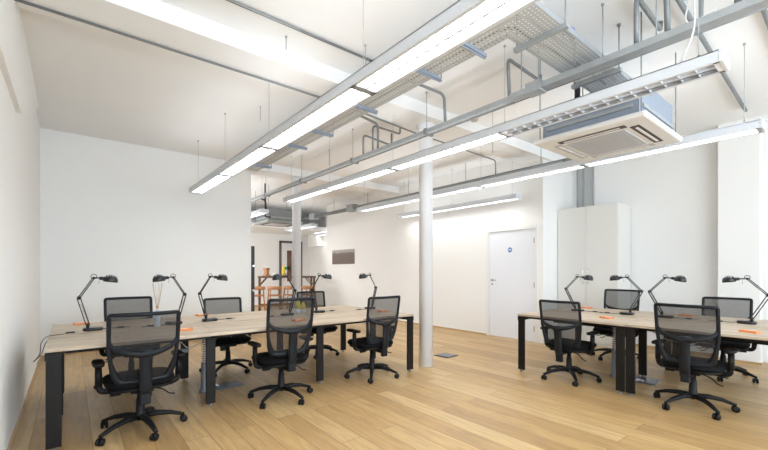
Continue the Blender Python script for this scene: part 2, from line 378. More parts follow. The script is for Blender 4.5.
# ================================================================= LIGHTS
M['louvre'] = simple('satin_aluminium_louvre', (150, 152, 156), .35)
def light_fixture(x, modules, label, group='suspended strip lights', z=2.63, w=.20, wires=True):
    """modules: list of (y0,y1,lit); runs along y"""
    y0 = min(m[0] for m in modules); y1 = max(m[1] for m in modules)
    t = thing('strip_light', (x, y0, z), 0, label, 'light', group); L = y1-y0
    hw = w/2
    hs = MB().box((-hw, 0, 0), (-hw+.006, L, .075)).box((hw-.006, 0, 0), (hw, L, .075)).box((-hw, 0, .069), (hw, L, .075))
    hs.box((-.03, .02, .075), (.03, L-.02, .098))
    hs.build('housing', M['fixture'], t)
    MB().box((-hw-.003, -.02, -.003), (hw+.003, 0, .08)).build('end_cap', M['fixture'], t, .002)
    MB().box((-hw-.003, L, -.003), (hw+.003, L+.02, .08)).build('end_cap', M['fixture'], t, .002)
    MB().box((-hw+.006, 0, 0), (-hw+.026, L, .004)).build('lip', M['fixture'], t)
    MB().box((hw-.026, 0, 0), (hw-.006, L, .004)).build('lip', M['fixture'], t)
    for (a, b, lit) in modules:
        a -= y0; b -= y0
        if lit:
            MB().box((-hw+.008, a+.03, .03), (hw-.008, b-.03, .034)).build('diffuser', M['tube'], t)
            for s in (-1, 1): MB().box((s*.04, a+.06, .0752), (s*(hw-.015), b-.06, .078)).build('upper_diffuser', M['uplight'], t)  # added glowing strips, hidden from below, that only brighten the ceiling
        else: MB().box((-hw+.008, a+.03, .058), (hw-.008, b-.03, .062)).build('diffuser', M['tan_reflector'], t)
        g = MB().box((-.006, a+.03, .0), (.006, b-.03, .026))
        n = int((b-a)/ (.085 if lit else .10))
        for k in range(n+1):
            yy = a+.03+(b-a-.06)*k/n
            g.box((-hw+.006, yy-.002, .004), (hw-.006, yy+.002, .026 if lit else .05))
        g.box((-hw+.006, a, 0), (hw-.006, a+.03, .03)).box((-hw+.006, b-.03, 0), (hw-.006, b, .03))
        if not lit:
            g.box((-.008, a+.03, .0), (.008, b-.03, .05))
        g.build('louvre', M['louvre'] if lit else M['white_gloss'], t)
    if wires:
        ys = sorted(set([y0+.12] + [m[1] for m in modules]))
        for yy in ys:
            yy = min(yy, y1-.12)-y0
            q = MB().cyl((0, yy, .098), (0, yy, CEIL-z), .0022, 6)
            q.cyl((0, yy, .098), (0, yy, .125), .007, 8).cyl((0, yy, CEIL-z-.015), (0, yy, CEIL-z), .012, 10)
            q.build('suspension_wire', M['galv'], t)
    return t
M['tan_reflector'] = simple('unlit_reflector', (158, 140, 116), .4, noise=.35, scale=22)
Yg = [7.12, 5.52, 3.92, 2.28, .56]
f1 = light_fixture(1.655, [(5.52, 7.08, 1), (4.0, 5.52, 1), (2.28, 4.0, 1), (.6, 2.28, 1), (-1.0, .6, 1)], 'longest lit white strip light, nearest, crossing the top of the view', w=.22)
f2 = light_fixture(3.25, [(5.40, 6.92, 1), (3.82, 5.40, 1), (2.16, 3.82, 1), (.56, 2.16, 0)], 'strip light whose near end is unlit with open louvres')
f3 = light_fixture(5.0, [(5.42, 6.98, 1), (3.75, 5.42, 1), (2.18, 3.75, 1), (.58, 2.18, 1)], 'fully lit strip light passing below the air conditioner')
f4 = light_fixture(6.33, [(5.5, 7.15, 1), (3.93, 5.5, 1)], 'short lit strip light in front of the white door wall')
f5 = light_fixture(5.6, [(10.2, 12.0, 1)], 'small distant strip light right of the farther column', 'distant kitchen strip lights')
f7 = light_fixture(7.2, [(11.4, 13.0, 1)], 'distant strip light beyond the small one, partly behind the trunking', 'distant kitchen strip lights')
f8 = light_fixture(2.2, [(8.6, 10.2, 1), (10.2, 11.8, 1)], 'strip light hidden mostly behind the end of the wide white wall', 'distant kitchen strip lights')
f6 = light_fixture(3.4, [(8.5, 10.1, 1), (10.1, 11.9, 1)], 'small distant strip light just past the wide white wall', 'distant kitchen strip lights')

# real lamps backing the strip diffusers are the emitting panels themselves; daylight comes in by the rear windows
def area(name, loc, rot, sx, sy, power, rgb):
    l = bpy.data.lights.new(name, 'AREA'); l.shape = 'RECTANGLE'; l.size = sx; l.size_y = sy; l.energy = power; l.color = rgb
    o = bpy.data.objects.new(name, l); col.objects.link(o); o.location = loc; o.rotation_euler = rot; return o
for xc, pw in ((1.15, 72), (3.65, 50), (6.2, 24)):
    area('window_daylight', (xc, YR-.2, 1.95), (PI/2, 0, 0), 2.0, 2.3, pw, (.74, .87, 1.0))

# ================================================================= CEILING SERVICES
# unseen kitchen window frame, added with its area light to brighten the kitchen
kw = MB()
for y in (9.0, 10.2, 11.4, 12.6): kw.box((1.50, y-.03, .9), (1.56, y+.03, 2.5))
for z in (.9, 2.5): kw.box((1.50, 9.0, z-.03), (1.56, 12.6, z+.03))
struct(kw, 'window_4', 'white', 'white-framed kitchen side window behind the wide wall', 'window')
area('window_daylight', (1.53, 10.8, 1.7), (PI/2, 0, -PI/2), 3.4, 1.5, 52, (.95, .97, 1.0))  # added fill light at the unseen frame, brightens the kitchen
# perforated cable tray: run above the first strip light, then across to the right
TZ = 3.10
tr = thing('cable_tray', (0, 0, TZ), 0, 'perforated steel cable tray turning right above the nearest strip light', 'cable tray')
b = MB().box((2.29, 1.70, 0), (2.60, 6.85, .002)); b.build('tray_bed', M['perf'], tr, uvfn=lambda c: (c.y, c.x))
b = MB().box((2.29, 1.37, 0), (4.15, 1.70, .002)); b.build('tray_bed', M['perf'], tr, uvfn=lambda c: (c.x, c.y))
e = MB().box((2.60, 1.70, 0), (2.603, 6.85, .045)).box((2.287, 1.37, 0), (2.29, 6.85, .045)).box((2.29, 1.367, 0), (4.15, 1.37, .045)).box((2.60, 1.70, 0), (4.15, 1.703, .045))
e.build('side_rail', M['galv'], tr)
for y in (6.35, 5.05, 4.35, 3.40, 2.45, 1.95):
    bb = MB().box((2.25, y-.02, -.028), (2.655, y+.02, 0)).box((2.25, y-.006, -.04), (2.655, y+.006, -.028)); br_ = bb.build('bracket', M['bluegalv'], tr, .003)
for x in (2.77, 3.75):
    MB().box((x-.022, 1.32, -.035), (x+.022, 1.75, 0)).build('bracket', M['galv'], tr, .003)
rd = [(2.67, 6.35), (2.67, 4.35), (2.67, 2.45), (2.77, 1.34), (2.77, 1.73), (3.75, 1.34), (3.75, 1.73)]
for x, y in rd:
    MB().cyl((x, y, -.03), (x, y, CEIL-TZ), .005, 8).cyl((x, y, CEIL-TZ-.02), (x, y, CEIL-TZ), .014, 10).build('hanger_rod', M['galv_dark'], tr)
cbl = thing('cable_bundle', (0, 0, TZ), 0, 'thin grey and purple cables lying in the perforated tray', 'cable')
MB().tube(bend([(2.5, 6.6, .02), (2.5, 1.62, .02), (4.0, 1.55, .02)], .1), .012, 8).build('cable', M['grey_cover'], cbl)
MB().tube(bend([(2.44, 6.6, .018), (2.44, 1.5, .018), (4.0, 1.45, .018)], .1), .010, 8).build('cable', M['cable_white'], cbl)
M['purple'] = simple('purple_tape', (126, 120, 176), .6)
MB().tube([(2.9, 1.42, .03), (2.98, 1.40, .05), (3.06, 1.42, .03)], [.02, .035, .02], 10).build('cable_wrap', M['purple'], cbl)

# main trunking with conduit
KX, KZ = 3.36, 2.98
tk = thing('trunking', (KX, 0, KZ), 0, 'long grey steel trunking hanging in front of the round column', 'trunking', 'overhead steel trunking')
MB().box((-.05, -1.0, 0), (.05, 2.15, .055)).box((-.028, 2.15, .0), (.028, 9.6, .05)).build('channel', M['galv'], tk, .004)
MB().tube([(.075, -1.0, .02), (.075, 9.6, .02)], .016, 10).build('conduit', M['galv_dark'], tk)
MB().box((-.06, 1.83, -.015), (.06, 1.98, .085)).build('junction_box', M['galv'], tk, .004)
for y in (3.32, 4.9, 6.6, 8.3):
    MB().box((-.04, y-.02, -.012), (.1, y+.02, .06)).build('clamp', M['galv_dark'], tk, .003)
for y, x in ((1.32, .0), (.95, .0), (1.9, .04), (2.05, .0), (3.32, .0), (4.9, 0), (6.6, 0), (8.3, 0)):
    MB().cyl((x, y, .05), (x, y, CEIL-KZ), .005, 8).cyl((x, y, CEIL-KZ-.015), (x, y, CEIL-KZ), .013, 10).build('hanger_rod', M['galv'], tk)
def conduit(pts, r, label, group='steel conduits', name='conduit', mat='galv_dark'):
    o = MB().tube(bend(pts, .07), r, 10).build(name, M[mat]); return tag(o, label, 'pipe', group)
conduit([(KX, 2.18, KZ+.05), (KX, 2.20, 3.42), (4.05, 2.24, 3.42), (4.05, 2.24, CEIL)], .017, 'bent steel conduit rising from the trunking beside its junction box')
conduit([(KX, 1.08, KZ+.05), (KX, 1.08, 3.42), (4.0, 1.10, 3.42), (4.0, 1.10, CEIL)], .019, 'bent steel conduit rising from the trunking above the unlit light end')
conduit([(KX, .88, KZ+.05), (KX, .89, 3.44), (6.95, .96, 3.44)], .02, 'long straight conduit crossing the ceiling to the white pier')
conduit([(KX, 3.02, KZ+.05), (KX, 3.04, 3.36), (2.7, 3.08, 3.38), (2.7, 3.08, CEIL)], .016, 'curved conduit dropping to the trunking left of the round column top')
conduit([(KX, .50, KZ+.05), (KX, .50, 3.46), (5.6, .50, 3.46)], .02, 'ceiling conduit at the far top right corner of the view')
conduit([(-.34, 3.93, 3.322), (2.5, 3.94, 3.322), (3.85, 4.08, 3.322), (6.0, 4.18, 3.322), (6.0, 4.18, 3.06)], .011, 'thin grey conduit running under the white beam, longest of the thin ones')
conduit([(.2, 3.16, 3.47), (2.65, 3.16, 3.47)], .013, 'thin grey conduit crossing the ceiling in front of the beam')
conduit([(KX, 4.28, KZ+.05), (KX, 4.28, 3.38), (3.0, 4.26, 3.42), (3.0, 4.26, CEIL)], .018, 'thick conduit loop rising from the trunking, rightmost of the looped pair')
conduit([(KX, 4.40, KZ+.05), (KX, 4.40, 3.40), (3.9, 4.42, 3.40), (3.9, 4.42, CEIL)], .014, 'thin conduit loop rising behind the thick looped one')
conduit([(KX, 4.63, KZ+.05), (KX, 4.63, 3.33), (3.95, 4.68, 3.30), (3.95, 4.68, CEIL)], .015, 'conduit loop rising from the trunking, leftmost of the looped group')
conduit([(KX+.05, .70, KZ+.06), (KX+.05, .70, 3.2), (KX+.05, .66, CEIL)], .014, 'vertical conduit pair member where the trunking meets the upper frame edge')
# white flex looping from trunking to unlit light
fx = MB().tube(bend([(KX, .60, KZ+.10), (KX-.05, .78, KZ+.02), (KX-.06, .72, 3.3), (KX-.1, .70, KZ-.05), (3.25, .78, 2.74)], .1, 8), .006, 6)
tag(fx.build('flex_cable', M['cable_white']), 'thin white flex dropping from the trunking to the unlit light end', 'cable')
# second trunking above the third strip light
t2 = thing('trunking', (6.17, 0, 3.03), 0, 'grey trunking high over the third strip light, ending above the cabinet', 'trunking', 'overhead steel trunking')
MB().box((-.05, 2.85, 0), (.05, 13.8, .08)).build('channel', M['galv_dark'], t2, .004)
MB().box((.05, 2.85, .0), (.12, 2.95, .08)).build('end_box', M['galv_dark'], t2, .004)
MB().tube([(-.09, 3.0, .03), (-.09, 13.8, .03)], .02, 10).build('conduit', M['galv_dark'], t2)
for y in (9.0, 11.2): MB().box((-.12, y-.15, -.05), (.08, y+.15, .14)).build('junction_box', M['galv'], t2, .005)
for y in (3.4, 5.0, 6.7, 8.3, 10.0):
    MB().cyl((0, y, .08), (0, y, CEIL-3.04), .005, 8).build('hanger_rod', M['galv_dark'], t2)
# vertical tray over the cabinet
vt = thing('cable_riser', (XR, 3.20, 2.5), 0, 'vertical perforated steel tray rising from the top of the white cabinet', 'cable tray')
MB().box((-.012, 0, -.02), (-.01, .30, .985)).build('tray_bed', M['perf'], vt, uvfn=lambda c: (c.z, c.y))
MB().box((-.045, -.005, -.02), (0, .0, .985)).box((-.045, .30, -.02), (0, .305, .985)).box((-.035, .18, -.02), (-.015, .20, .985)).build('side_rail', M['galv'], vt)
# spare rods and hooks in the ceiling
for k, (x, y, z0) in enumerate(((1.95, 5.0, 3.3), (2.2, 3.0, 3.3), (3.6, 6.0, 3.2), (4.43, 3.13, 2.9), (5.3, 5.2, 3.1), (1.55, 3.35, 3.36))):
    o = MB().cyl((x, y, z0), (x, y, CEIL), .004, 8).cyl((x, y, CEIL-.012), (x, y, CEIL), .010, 10).build('threaded_rod', M['galv'])
    tag(o, ['short threaded rod beside the nearest strip light', 'threaded rod between beam and nearest strip light', 'threaded rod beyond the round column', 'threaded rod above the lit end of the second strip light',
            'threaded rod high over the third strip light', 'stub rod in front of the white beam'][k], 'rod', 'bare ceiling rods')
sd = MB().lathe([(.0, -.05), (.045, -.05), (.055, -.02), (.055, 0)], (4.45, 3.45, CEIL), 20)
tag(sd.build('smoke_detector', M['smoke']), 'round beige smoke detector on the ceiling beside the column top', 'smoke detector')

# ---------------------------------------------------------------- air conditioners
def cassette(loc, sx, sy, label, zbody=.30, small=False):
    t = thing('air_conditioner', loc, 0, label, 'air conditioner', 'ceiling cassette units')
    b = MB().box((-sx/2+.07, -sy/2+.07, .06), (sx/2-.07, sy/2-.07, .06+zbody)).build('casing', M['bluegalv'] if not small else M['galv_dark'], t, .004)
    MB().box((-sx/2+.05, -sy/2+.12, .12), (-sx/2+.07, sy/2-.12, .15)).box((-sx/2+.12, -sy/2+.05, .12), (sx/2-.12, -sy/2+.07, .15)).build('casing_rib', M['galv'], t)
    # panel with four slots
    p = MB(); a, c = sx/2, sy/2
    p.box((-a, -c, 0), (a, c, .05)); p.build('panel', M['galv' if small else 'ivory'], t, .02)
    gx, gy = a-.235, c-.235
    MB().box((-gx, -gy, -.008), (gx, gy, .004)).build('intake_grille', M['grille'], t, .004)
    if not small:
        g = MB()
        for k in range(14):
            x = -gx+.03+k*(2*gx-.06)/13; g.box((x-.004, -gy+.02, -.012), (x+.004, gy-.02, -.008))
        g.build('grille_bars', M['grille'], t)
    for s in (-1, 1):
        MB().box((s*(a-.15)-.038, -c+.20, -.003), (s*(a-.15)+.038, c-.20, .003)).build('vent_slot', M['slot' if s < 0 or small else 'grille'], t)
        MB().box((-a+.20, s*(c-.15)-.038, -.003), (a-.20, s*(c-.15)+.038, .003)).build('vent_slot', M['slot' if s < 0 or small else 'grille'], t)
        if not small:
            MB().box((s*(a-.15)-.012, -c+.25, -.008), (s*(a-.15)+.010, c-.25, -.003)).build('louvre_flap', M['ivory'], t)
            MB().box((-a+.25, s*(c-.15)-.012, -.008), (a-.25, s*(c-.15)+.010, -.003)).build('louvre_flap', M['ivory'], t)
    for i in (-1, 1):
        for j in (-1, 1):
            MB().cyl((i*(a-.05), j*(c-.05), .05), (i*(a-.05), j*(c-.05), CEIL-loc[2]), .005, 8).build('hanger_rod', M['galv_dark'], t)
    return t
ac = cassette((4.20, 1.61, 2.60), 1.06, 1.0, 'large white ceiling cassette with blue-grey casing over the right-hand desk')
MB().tube(bend([(.42, -.36, .22), (.56, -.36, .22), (.56, -.36, .38), (-.15, .22, .42), (-.15, .22, .86)], .05), .022, 10).build('lagged_pipe', M['pipe_black'], ac)
MB().tube(bend([(.42, -.30, .14), (.60, -.30, .14), (.60, -.30, .40), (-.08, .27, .44), (-.08, .27, .86)], .05), .016, 10).build('lagged_pipe', M['pipe_black'], ac)
ac2 = cassette((4.35, 9.9, 2.56), 1.0, 1.0, 'small distant grey cassette unit over the kitchen area', .28, True)
MB().tube(bend([(-.6, -.9, .05), (-.6, -.6, .1), (-.6, -.6, .92)], .05), .02, 8).build('lagged_pipe', M['pipe_black'], ac2)
MB().tube(bend([(-.9, -.9, .5), (-.6, -.6, .5), (-.55, -.55, .2)], .05), .02, 8).build('lagged_pipe', M['pipe_black'], ac2)

# ================================================================= DESKS
DT = .75
K = .975
def bench_desk(name, loc, L, Wd, ndiv, along, label, leg_x, mid_legs, topmat):
    """built with its length on local x, depth on local y; rotated for 'along'"""
    t = thing(name, loc, 0 if along == 'x' else -PI/2, label, 'desk')
    n = ndiv; c = Wd/2
    for i in range(n):
        x0 = L*i/n+(0 if i == 0 else .0012); x1 = L*(i+1)/n-(0 if i == n-1 else .0012)
        for s in (0, 1):
            y0, y1 = (0, c-.012) if s == 0 else (c+.012, Wd)
            MB().box((x0, y0, DT-.025), (x1, y1, DT)).build('desk_top', M[topmat], t, .0015)
        # shallow sliding gap cover between the two rows
        cm = (x0+x1)/2
        MB().box((x0+.1, c-.10, DT), (x1-.1, c+.075, DT+.004)).build('cable_flap', M[topmat], t, .001)
        # cable basket
        bk = MB().box((x0+.12, c-.12, DT-.16), (x1-.12, c+.12, DT-.155)).box((x0+.12, c-.12, DT-.16), (x1-.12, c-.117, DT-.09)).box((x0+.12, c+.117, DT-.16), (x1-.12, c+.12, DT-.09))
        bk.build('cable_basket', M['desk_black'], t)
    fr = MB().box((.06, .20, DT-.075), (L-.06, .24, DT-.027)).box((.06, Wd-.24, DT-.075), (L-.06, Wd-.20, DT-.027))
    fr.box((0, .0, DT-.085), (.03, Wd, DT-.027)).box((L-.03, .0, DT-.085), (L, Wd, DT-.027))
    for i in range(1, n): fr.box((L*i/n-.03, .2, DT-.085), (L*i/n+.03, Wd-.2, DT-.027))
    fr.build('frame', M['desk_black'], t, .002)
    for (x, y, w_) in leg_x:
        lg = MB().box((x, y-.016, .025), (x+w_, y+.016, DT-.085 if 0 else DT-.027)).build('leg', M['desk_black'], t, .003)
        MB().lathe([(.018, 0), (.018, .01), (.008, .012), (.008, .03)], (x+w_/2, y, 0), 14).build('glide', M['galv_dark'], lg)
    return t
# long desk along x
L1 = 3.65
legs = []
for x in (0.005, L1-.095): legs += [(x, .018, .09), (x, .82, .09), (x, 1.615, .09)]
for x in (1.167, 2.38): legs += [(x, .305, .085), (x, 1.42, .085)]
desk1 = bench_desk('bench_desk', (-.146, 3.70, 0), L1, 1.64, 3, 'x', 'long pale oak six-person bench desk on black legs by the white wall', legs, None, 'desk_x')
# right-hand desks along y : origin at far-left corner, local x runs towards -Y, local y towards +X
L2 = 1.27
legs = [(.005, .018, .085), (L2-.092, .018, .085), (L2-.165, .93, .085), (.005, 1.63, .085), (L2-.092, 1.63, .085)]
legs_near = [(.005, .018, .085), (L2-.092, .018, .085), (L2-.092, .84, .085), (.005, 1.63, .085), (L2-.092, 1.63, .085)]
bench_desk('bench_desk', (4.58, 2.85, 0), L2-.003, 1.66, 1, 'y', 'far half of the right-hand pale oak bench desk, beside the cabinet', legs, None, 'desk_x')
bench_desk('bench_desk', (4.58, 2.85-L2, 0), L2, 1.66, 1, 'y', 'near half of the right-hand pale oak bench desk, cut by the right edge', legs_near, None, 'desk_x')

# ================================================================= CHAIRS
def back_y(x, z):      # the curved, slightly reclined plane of the backrest
    return -.215-(z-.44)*.16 + .9*(x*x) - (.03 if z < .6 else 0)*((.6-z)/.16 if z < .6 else 0)*-1
def make_chair():
    t = thing('office_chair', (0, 0, 0), 0, 'x', 'chair', 'black mesh-back office chairs')
    R = .30
    for k in range(5):
        a = 2*PI*k/5
        d = Vector((math.cos(a), math.sin(a), 0))
        arm = MB().tube([d*.02+Vector((0,0,.115)), d*.12+Vector((0,0,.118)), d*.22+Vector((0,0,.102)), d*.29+Vector((0,0,.078)), d*.325+Vector((0,0,.066))],
                        [.032, .028, .023, .019, .016], 8, flat=.8, up=(0, 0, 1)).build('base_leg', M['black'], t)
        q = d*.31; ca = a+random.uniform(-1.2, 1.2); s = Vector((-math.sin(ca), math.cos(ca), 0)); f = Vector((math.cos(ca), math.sin(ca), 0))*.012
        w_ = MB()
        for sgn in (-1, 1):
            c0 = q+f+s*(.006*sgn)+Vector((0,0,.028)); c1 = q+f+s*(.026*sgn)+Vector((0,0,.028))
            w_.tube([c0, c0.lerp(c1, .75), c1], [.028, .028, .021], 14)
        w_.cyl(q+f*.2+Vector((0,0,.03)), q+f*.2+Vector((0,0,.075)), .009, 8)
        w_.build('caster', M['black'], arm)
    MB().lathe([(.045, .09), (.045, .135), (.034, .15), (.030, .26), (.024, .265), (.024, .345)], (0, 0, 0), 20).build('gas_column', M['black'], t)
    m = MB().box((-.08, -.13, .335), (.08, .12, .372)).box((-.045, -.25, .33), (.045, -.10, .36))
    m.build('tilt_mechanism', M['black'], t, .008)
    for (p, r) in (([(.06, .03, .35), (.17, .04, .345), (.215, .045, .325), (.25, .05, .325)], .009), ([(.07, -.06, .35), (.15, -.07, .33), (.20, -.08, .28), (.24, -.09, .275)], .009)):
        MB().tube(bend(p, .03), [r]*len(bend(p, .03)), 8, flat=.6).build('lever', M['black'], t)
    MB().tube([(-.07, -.04, .35), (-.14, -.04, .345)], .010, 8).tube([(-.14, -.04, .345), (-.21, -.04, .345)], .022, 10).build('tension_knob', M['black'], t)
    # seat
    def ol(w0, d0, y, wf=1.0):
        pts = []
        for k in range(40):
            th = 2*PI*k/40; c, s = math.cos(th), math.sin(th); e = .55
            x = math.copysign(abs(c)**e, c)*w0/2; yy = math.copysign(abs(s)**e, s)*d0/2
            x *= 1+.06*(yy/(d0/2))*wf; pts.append((x, y+yy))
        return pts
    MB().slab(ol(.47, .46, .02), .372, .40, .015).build('seat_shell', M['black'], t)
    MB().slab(ol(.50, .49, .025), .398, .452, .016).build('seat_cushion', M['seat'], t)
    # back frame (closed loop)
    prof = [(0, .985), (.19, .985), (.221, .984), (.231, .976), (.234, .95), (.233, .80), (.228, .68), (.212, .58), (.188, .50), (.160, .458), (.12, .445), (0, .44)]
    loop = prof + [(-x, z) for x, z in prof[-2:0:-1]]
    pts = [Vector((x, back_y(x, z), z)) for x, z in loop]
    # resample smooth
    sm = []
    n = len(pts)
    for i in range(n):
        p0, p1, p2, p3 = pts[i-1], pts[i], pts[(i+1) % n], pts[(i+2) % n]
        for k in range(3):
            u = k/3; sm.append(.5*((2*p1)+(p2-p0)*u+(2*p0-5*p1+4*p2-p3)*u*u+(3*p1-p0-3*p2+p3)*u**3))
    rads = []
    for p in sm:
        rads.append(.016 if p.z > .62 else .016+.015*min(1, (.62-p.z)/.14))
    MB().tube(sm, rads, 8, closed=True, flat=.75, up=(0, 1, 0)).build('back_frame', M['grey_plastic'], t)
    # mesh skin
    mm = MB(); nx, nz = 13, 17; vs = []
    def halfw(z):
        pr_ = prof[4:-1]
        for (x0_, z0_), (x1_, z1_) in zip(pr_, pr_[1:]):
            if z1_ <= z <= z0_: return x0_+(x1_-x0_)*(z0_-z)/(z0_-z1_)
        return .232 - (max(0, z-.93)/.055)**2*.02
    for j in range(nz):
        z = .447+(.978-.447)*j/(nz-1); hw = halfw(z)
        for i in range(nx):
            x = -hw+2*hw*i/(nx-1); vs.append((x, back_y(x, z)+.004, z))
    fs = [(j*nx+i, j*nx+i+1, (j+1)*nx+i+1, (j+1)*nx+i) for j in range(nz-1) for i in range(nx-1)]
    mm.add(vs, fs, True).build('back_mesh', M['mesh'], t)
    # Y-shaped spine
    sp = MB()
    sp.tube([(0, -.235, .325), (0, -.262, .40), (0, -.268, .50), (0, -.275, .60), (0, -.285, .665), (0, -.288, .70)], [.044, .046, .046, .046, .050, .055], 8, flat=.36, up=(0, 1, 0))
    for s in (-1, 1):
        q = [(0, -.288, .665), (s*.06, -.285, .678), (s*.12, -.272, .692), (s*.18, -.250, .712), (s*.213, -.222, .74), (s*.230, back_y(.230, .77), .775)]
        sp.tube(q, [.028, .026, .023, .020, .017, .013], 8, flat=.6, up=(0, 1, 0))
    sp.build('back_spine', M['grey_plastic'], t)
    MB().box((-.036, -.262, .275), (.036, -.215, .40)).build('height_slider', M['grey_plastic'], t, .008)
    # arms
    for s in (-1, 1):
        a = MB().tube(bend([(s*.12, -.02, .365), (s*.277, -.02, .37), (s*.282, -.02, .585)], .04), [.017]*len(bend([(0,0,0),(1,0,0),(1,0,1)], .04)), 8, flat=1.4)
        a.cyl((s*.282, -.02, .42), (s*.282, -.02, .56), .024, 12)
        a.build('armrest', M['black'], t)
        MB().slab([(s*.282+.042*math.copysign(abs(math.cos(2*PI*k/20))**.6, math.cos(2*PI*k/20)), -.0+.125*math.copysign(abs(math.sin(2*PI*k/20))**.7, math.sin(2*PI*k/20))) for k in range(20)], .58, .608, .006).build('arm_pad', M['black'], t)
    return t
proto = make_chair()
# x, y, heading, turn of the five-star base, how far the back is raised
chairs = [
 (0.45, 3.77, 1, 66, 0, 'black mesh-back office chair nearest the viewer, in front of the long desk'),
 (0.55, 5.36, 180, 40, 0, 'black mesh-back chair behind the long desk, its back seen over the nearest chair'),
 (1.69, 3.77, 0, 69, 0.055, 'black mesh-back chair at the middle of the long desk, its back to the viewer'),
 (1.61, 5.25, 178, 10, -.05, 'black mesh-back chair behind the long desk, between the second and third lamps'),
 (3.02, 5.37, 178, 20, -.015, 'farthest black mesh-back chair behind the long desk, half hidden by the middle chair'),
 (2.93, 3.85, 0, 15, 0.015, 'black mesh-back chair at the column end of the long desk'),
 (4.72, 2.24, -90, 3, -.03, 'black mesh-back chair at the corner of the right-hand desk facing the cabinet'),
 (4.67, 1.02, -91, 9, 0.01, 'black mesh-back chair in front of the right-hand desk, the one nearest the bottom right'),
 (6.35, 2.32, 90, 20, .03, 'black mesh-back chair between the white cabinet and the right-hand desk'),
 (6.32, 1.08, 92, 40, -.025, 'black mesh-back chair behind the right-hand desk in front of the white pier'),
]
for i, (x, y, a, ph, up, lab) in enumerate(chairs):
    o = proto if i == 0 else copy_tree(proto)
    o.location = (x, y, 0); o.rotation_euler.z = math.radians(a); o['label'] = lab
    for c in kids(o):
        if c.name.startswith('base_leg'): c.rotation_euler.z = math.radians(ph-a)
        if i and c.name.startswith(('back_', 'height_')): c.location.z = up

# ================================================================= DESK LAMPS
def make_lamp(E, T, reach):
    """plane x-z; head reaches towards +x; base at origin"""
    t = thing('desk_lamp', (0, 0, 0), 0, 'x', 'lamp', 'black architect desk lamps')
    base = [(.080*math.copysign(abs(math.cos(2*PI*k/32))**.6, math.cos(2*PI*k/32)), .062*math.copysign(abs(math.sin(2*PI*k/32))**.6, math.sin(2*PI*k/32))) for k in range(32)]
    MB().slab(base, 0, .028, .004).build('base', M['lamp'], t)
    S, E, T = Vector((-.04, 0, .024)), Vector(E), Vector(T)
    lo = MB().cyl(S, S+Vector((0, 0, .045)), .014, 12)
    for s in (-1, 1): lo.tube([S+Vector((.013*s, .008, .03)), E+Vector((.013*s, .008, -.01))], .0045, 8)
    for s in (-1, 1): lo.tube([S+Vector((.013*s, -.008, .03)), E+Vector((.013*s, -.008, -.01))], .0045, 8)
    lo.build('lower_arm', M['lamp'], t)
    jt = MB().cyl(E+Vector((0, -.016, 0)), E+Vector((0, .016, 0)), .017, 14).cyl(E+Vector((0, -.02, .006)), E+Vector((0, -.034, .006)), .009, 10)
    jt.build('elbow_joint', M['lamp'], t)
    u = MB()
    for s in (-1, 1): u.tube([E+Vector((.008*s, .007*s, 0)), T+Vector((.008*s, .007*s, 0))], .005, 8)
    u.build('upper_arm', M['lamp'], t)
    sp = MB()  # spring
    n = 60; A, B = S+Vector((.0, 0, .06)), E.lerp(S, .2)
    dd = (B-A).normalized(); p1 = Vector((0, 1, 0)); p2 = dd.cross(p1)
    sp.tube([A.lerp(B, k/n)+(p1*math.cos(k*1.3)+p2*math.sin(k*1.3))*.006 for k in range(n+1)], .0016, 5).build('spring', M['chrome'], t)
    k_ = MB().tube([T+Vector((.022*math.cos(2*PI*k/18), 0, .012+.022*math.sin(2*PI*k/18))) for k in range(18)], .0035, 6, closed=True)
    k_.cyl(T+Vector((0, -.014, 0)), T+Vector((0, .014, 0)), .012, 12).build('top_joint', M['lamp'], t)
    Hd = T+Vector((reach, 0, -.018))
    nk = MB().tube([T, T+Vector((.05, 0, -.002)), T+Vector((reach-.052, 0, -.006))], [.006, .007, .012], 8)
    nk.cyl(T+Vector((reach-.087, 0, -.004)), T+Vector((reach-.047, 0, -.008)), .017, 14)
    nk.build('neck', M['lamp'], t)
    Rm = Matrix.Translation(Hd) @ Matrix.Rotation(math.radians(8), 4, 'Y') @ Matrix.Diagonal((1.02, .9, .95, 1))
    sh = MB().lathe([(.054, -.026), (.058, -.026), (.059, -.012), (.056, .008), (.046, .030), (.031, .043), (.014, .049), (.001, .050)], n=28, M4=Rm)
    shade = sh.build('shade', M['lamp'], t)
    MB().lathe([(.001, -.020), (.050, -.020), (.052, -.024), (.001, -.024)], n=24, M4=Rm).build('bulb', M['lamp_glass'], shade)
    fin = MB()
    for k in range(4): fin.box((-.03+k*.018, -.034, .012), (-.025+k*.018, .034, .044), Matrix.Translation(Hd) @ Matrix.Rotation(math.radians(8), 4, 'Y'))
    fin.build('cooling_fin', M['chrome'], shade, .002)
    MB().cyl(T+Vector((.04, 0, -.01)), T+Vector((.04, 0, -.06)), .0015, 6).build('switch_pull', M['lamp'], t)
    # flex with inline switch
    fl = MB().tube(bend([(.07, .02, .006), (.14, .05, .004), (.22, .03, .004), (.30, .06, .004)], .04), .003, 6).build('flex', M['lamp'], t)
    MB().box((.19, .02, 0), (.25, .045, .014)).build('inline_switch', M['lamp'], fl, .004)
    return t
lp = make_lamp((-.105, 0, .312), (.005, 0, .497), .132)
lp2 = make_lamp((-.165, 0, .308), (-.005, 0, .480), .150)   # the right-hand desk's lamps stand more opened out
Z0 = DT+.004
